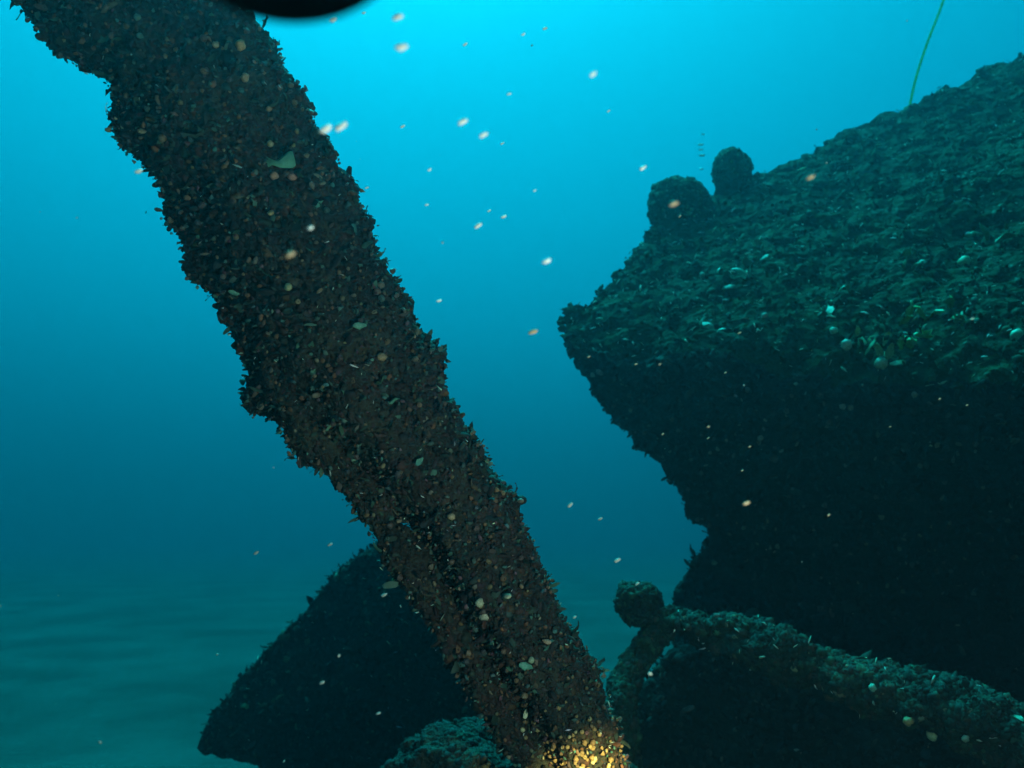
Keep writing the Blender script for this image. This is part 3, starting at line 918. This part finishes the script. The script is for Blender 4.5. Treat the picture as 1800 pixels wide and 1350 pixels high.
GREY_MAT = mat_plain('grey_flake', (.28, .3, .26), .7, 300, .15)
GREY_FLAKES = [flake_mesh(s) for s in range(120, 124)]
for m_ in GREY_FLAKES: m_.materials.append(GREY_MAT)
TORCHLIT_MAT = mat_plain('torchlit_flake', (.42, .30, .18), .7, 300, .15)  # same flakes, with the torch's warm light put into their base colour
TORCHLIT_FLAKES = [flake_mesh(s) for s in range(110, 114)]
for m_ in TORCHLIT_FLAKES: m_.materials.append(TORCHLIT_MAT)
def flake(px, py, d, length_px, label, group=None, ang=28):
    tan = 'orange' in label or 'yellowish' in label or 'tiny' in label
    grey = 'small pale' in label
    o = bpy.data.objects.new('drifting_flake', random.choice(TORCHLIT_FLAKES if tan else GREY_FLAKES if grey else FLAKES))
    C.objects.link(o)
    s = 1.05 * length_px / FPX * d
    a = R(ang + random.gauss(0, 8))
    x = math.cos(a) * RT + math.sin(a) * UP
    x = x + FWD * random.gauss(0, .25); x /= np.linalg.norm(x)
    z = np.cross(x, FWD); z /= np.linalg.norm(z); y = np.cross(z, x)
    p = P(px, py, d)
    o.matrix_world = Matrix([[x[i] * s, y[i] * s, z[i] * s, p[i]] for i in range(3)] + [[0, 0, 0, 1]])
    return tag(o, label, 'flake', group)
for (px, py, d, L, lab) in [
    (698, 30, .58, 20, 'white flake drifting just right of the black rim, upper of a pair'),
    (706, 82, .56, 23, 'largest white flake, straight below another one in the bright water at the top'),
    (573, 225, .58, 23, 'white flake touching the right edge of the post, left one of two side by side'),
    (599, 222, .6, 23, 'white flake beside the post edge, right one of two side by side'),
    (813, 214, .65, 19, 'pale flake in open water, upper left of a close pair'),
    (850, 237, .65, 16, 'pale flake in open water, lower right of a close pair'),
    (1043, 129, .6, 15, 'lone pale flake in bright water at the top centre'),
    (961, 458, .65, 16, 'pale flake left of the wreck tip in mid water'),
    (937, 583, .8, 17, 'yellowish flake drifting left of the wreck corner'),
    (510, 447, .55, 21, 'orange lit flake in front of the upper post'),
    (546, 400, .6, 11, 'small bright white flake in front of the upper post'),
    (1184, 358, .6, 17, 'orange flake in front of the larger stump'),
    (1425, 311, .62, 15, 'orange flake in front of the wreck slope'),
    (1130, 295, .85, 13, 'pale flake left of the two stumps'),
    (840, 397, .85, 15, 'dull flake low in the open water right of the post'),
    (244, 300, .85, 14, 'pale flake left of the upper post'),
    (1312, 884, .7, 12, 'yellowish flake in front of the dark overhang'),
    (586, 35, .8, 13, 'faint flake right under the edge of the black rim')]:
    flake(px, py, d, L, lab)
for (px, py, L) in [(958, 50, 12), (818, 77, 11), (883, 252, 9), (708, 222, 12), (886, 380, 13), (772, 528, 12), (750, 360, 9), (860, 370, 9), (755, 298, 10), (895, 165, 10), (1070, 195, 8), (645, 330, 9),
                    (640, 22, 9), (920, 60, 9), (940, 335, 8)]:
    flake(px, py, random.uniform(.9, 1.25), L * .8, 'small faint flake drifting in the bright open water between post and wreck', 'flakes in the open water')
for (px, py, L) in [(580, 957, 10), (450, 972, 10), (675, 1046, 11), (665, 1254, 9), (566, 1200, 11)]:
    flake(px, py, random.uniform(.9, 1.15), L, 'small pale flake drifting low in the water left of the post', 'flakes low on the left')
for (px, py, L) in [(1002, 888, 11), (1085, 985, 12), (1120, 1026, 9), (1055, 912, 9), (1010, 1085, 8)]:
    flake(px, py, random.uniform(.9, 1.2), L, 'small pale flake in the dark gap between post and overhang', 'flakes in the lower gap')
for (px, py, L) in [(1165, 763, 9), (1457, 905, 9), (1245, 750, 9), (1300, 585, 12), (1160, 640, 8), (1118, 640, 10), (1035, 627, 9), (1275, 655, 10), (1565, 750, 8), (1652, 701, 8), (1245, 770, 9), (1318, 785, 8), (1195, 380, 11),
                    (1305, 827, 8), (1700, 712, 7)]:
    flake(px, py, random.uniform(.9, 1.4), L * .6, 'tiny flake painted dull torchlit tan, drifting in front of the dark overhang', 'flakes before the overhang')
def make_snow():
    n = 190
    px = RNG.uniform(-250, 2050, n); py = RNG.uniform(-250, 1600, n); d = RNG.uniform(.7, 4.5, n) ** 1.0
    p = np.array([P(px[i], py[i], d[i]) for i in range(n)])
    p = p[p[:, 2] > .1]
    V, F, CC = scatter_mesh([shape_lump(s, .2, .6) for s in range(60, 63)], p, np.tile(np.array([[0, -1.0, 0]]), (len(p), 1)), RNG.lognormal(math.log(.0024), .4, len(p)), np.tile([.55, .55, .48], (len(p), 1)), .5, .3, 0)
    o = obj('marine_snow', mesh_from('marine_snow', V, F), GREY_MAT)
    tag(o, 'fine pale specks suspended all through the water', 'specks', kind='stuff')
make_snow()

# bubbles rising beside the stumps
bm_, bt, bb = new_mat('air_bubble')
bb.inputs['Base Color'].default_value = (.9, .95, 1, 1); bb.inputs['Roughness'].default_value = .08  # near-white base colour stands in for the bubbles' bright glints
bb.inputs['Specular IOR Level'].default_value = .9
bv_, bf_ = shape_lump2(77, .05)
bme = mesh_from('air_bubble', bv_ * np.array([1.4, 1, .55]), bf_, smooth=True); bme.materials.append(bm_)
for (px, py, s) in [(1236, 236, .011), (1232, 254, .018), (1232, 263, .014), (1234, 273, .018), (1233, 297, .012)]:
    o = bpy.data.objects.new('air_bubble', bme); C.objects.link(o)
    o.location = P(px, py, 3.6); o.scale = (s, s, s)
    tag(o, 'tiny bubble painted white for its glint in the short column rising left of the smaller stump', 'bubble', 'bubbles rising beside the stumps')

# ------------------------------------------------------------------ black gear at the top edge, close to the lens
def make_gear():
    d = .26
    ray = P(495, -252, 1.0) - CAM
    ray /= np.linalg.norm(ray)
    c = CAM + ray * d / (ray @ FWD)
    dist = np.linalg.norm(c - CAM)
    gx = np.cross(ray, UP); gx /= np.linalg.norm(gx); gu = np.cross(gx, ray)
    rad = 272 / FPX * d * .97
    m = mat_plain('black_rubber', (.004, .004, .005), .75, 60, .3, .1)
    root = thing('dive_gear', 'out of focus black rounded rim of dive gear at the top edge', 'dive gear', tuple(c))
    n = 72
    def lathe(prof):
        a = np.linspace(0, 2 * math.pi, n, endpoint=False)
        v = np.array([[c + r_ * (math.cos(t) * gx + math.sin(t) * gu) + y_ * ray for t in a] for (r_, y_) in prof]).reshape(-1, 3)
        return v, grid_faces(len(prof), n, True)
    v, q = lathe([(.001, .03), (rad * .7, .03), (rad * .93, .026), (rad, .018), (rad, -.012), (rad * .94, -.02), (rad * .6, -.022), (.001, -.022)])
    obj('rim', mesh_from('rim', v, q, smooth=True), m, root)
    v, q = lathe([(.001, .0305), (rad * .5, .0305), (rad * .5, .07), (rad * .44, .078), (.001, .078)])
    obj('collar', mesh_from('collar', v, q, smooth=True), m, root)
make_gear()

# ------------------------------------------------------------------ the diver's torch below the lens, lit
def make_torch():
    pos = np.array([.42, .36, .88])
    aim, nn = post_at(1045, 1405)
    if aim is None: aim = P(1035, 1345, 1.6)
    ax = aim - pos; ax /= np.linalg.norm(ax)
    root = thing('dive_torch', 'black hand torch held low beside the camera, its warm beam on the post foot', 'torch', tuple(pos))
    s = np.cross(ax, [0, 0, 1.0]); s /= np.linalg.norm(s); u = np.cross(s, ax)
    m = mat_plain('torch_body', (.012, .012, .014), .5, 50)
    def lathe(prof, n=40):
        a = np.linspace(0, 2 * math.pi, n, endpoint=False)
        v = np.array([[pos + r_ * (math.cos(t) * s + math.sin(t) * u) + y_ * ax for t in a] for (r_, y_) in prof]).reshape(-1, 3)
        return v, grid_faces(len(prof), n, True)
    v, q = lathe([(.001, -.15), (.016, -.15), (.018, -.14), (.018, -.05), (.026, -.03), (.028, 0), (.024, 0), (.02, -.02), (.001, -.022)])
    obj('torch_body', mesh_from('torch_body', v, q, smooth=True), m, root)
    for nm, e, ang, bl, loc in (('hot_beam', 330.0, 12.0, 1.0, .004), ('spill', 16.0, 140, .7, .006)):
        l = bpy.data.lights.new(nm, 'SPOT')
        l.energy = e; l.spot_size = R(ang); l.spot_blend = bl; l.shadow_soft_size = .012
        l.color = (1.0, .52, .17) if nm == 'hot_beam' else (1.0, .90, .78)
        o = bpy.data.objects.new(nm, l)
        C.objects.link(o)
        d = Vector(ax) if nm == 'hot_beam' else (Vector(ax) + Vector((-.45, .1, .5))).normalized()
        o.rotation_euler = (-d).to_track_quat('Z', 'Y').to_euler()
        o.location = pos + ax * loc
        o.parent = root
        o.matrix_parent_inverse = Matrix.Translation(-root.location)
make_torch()
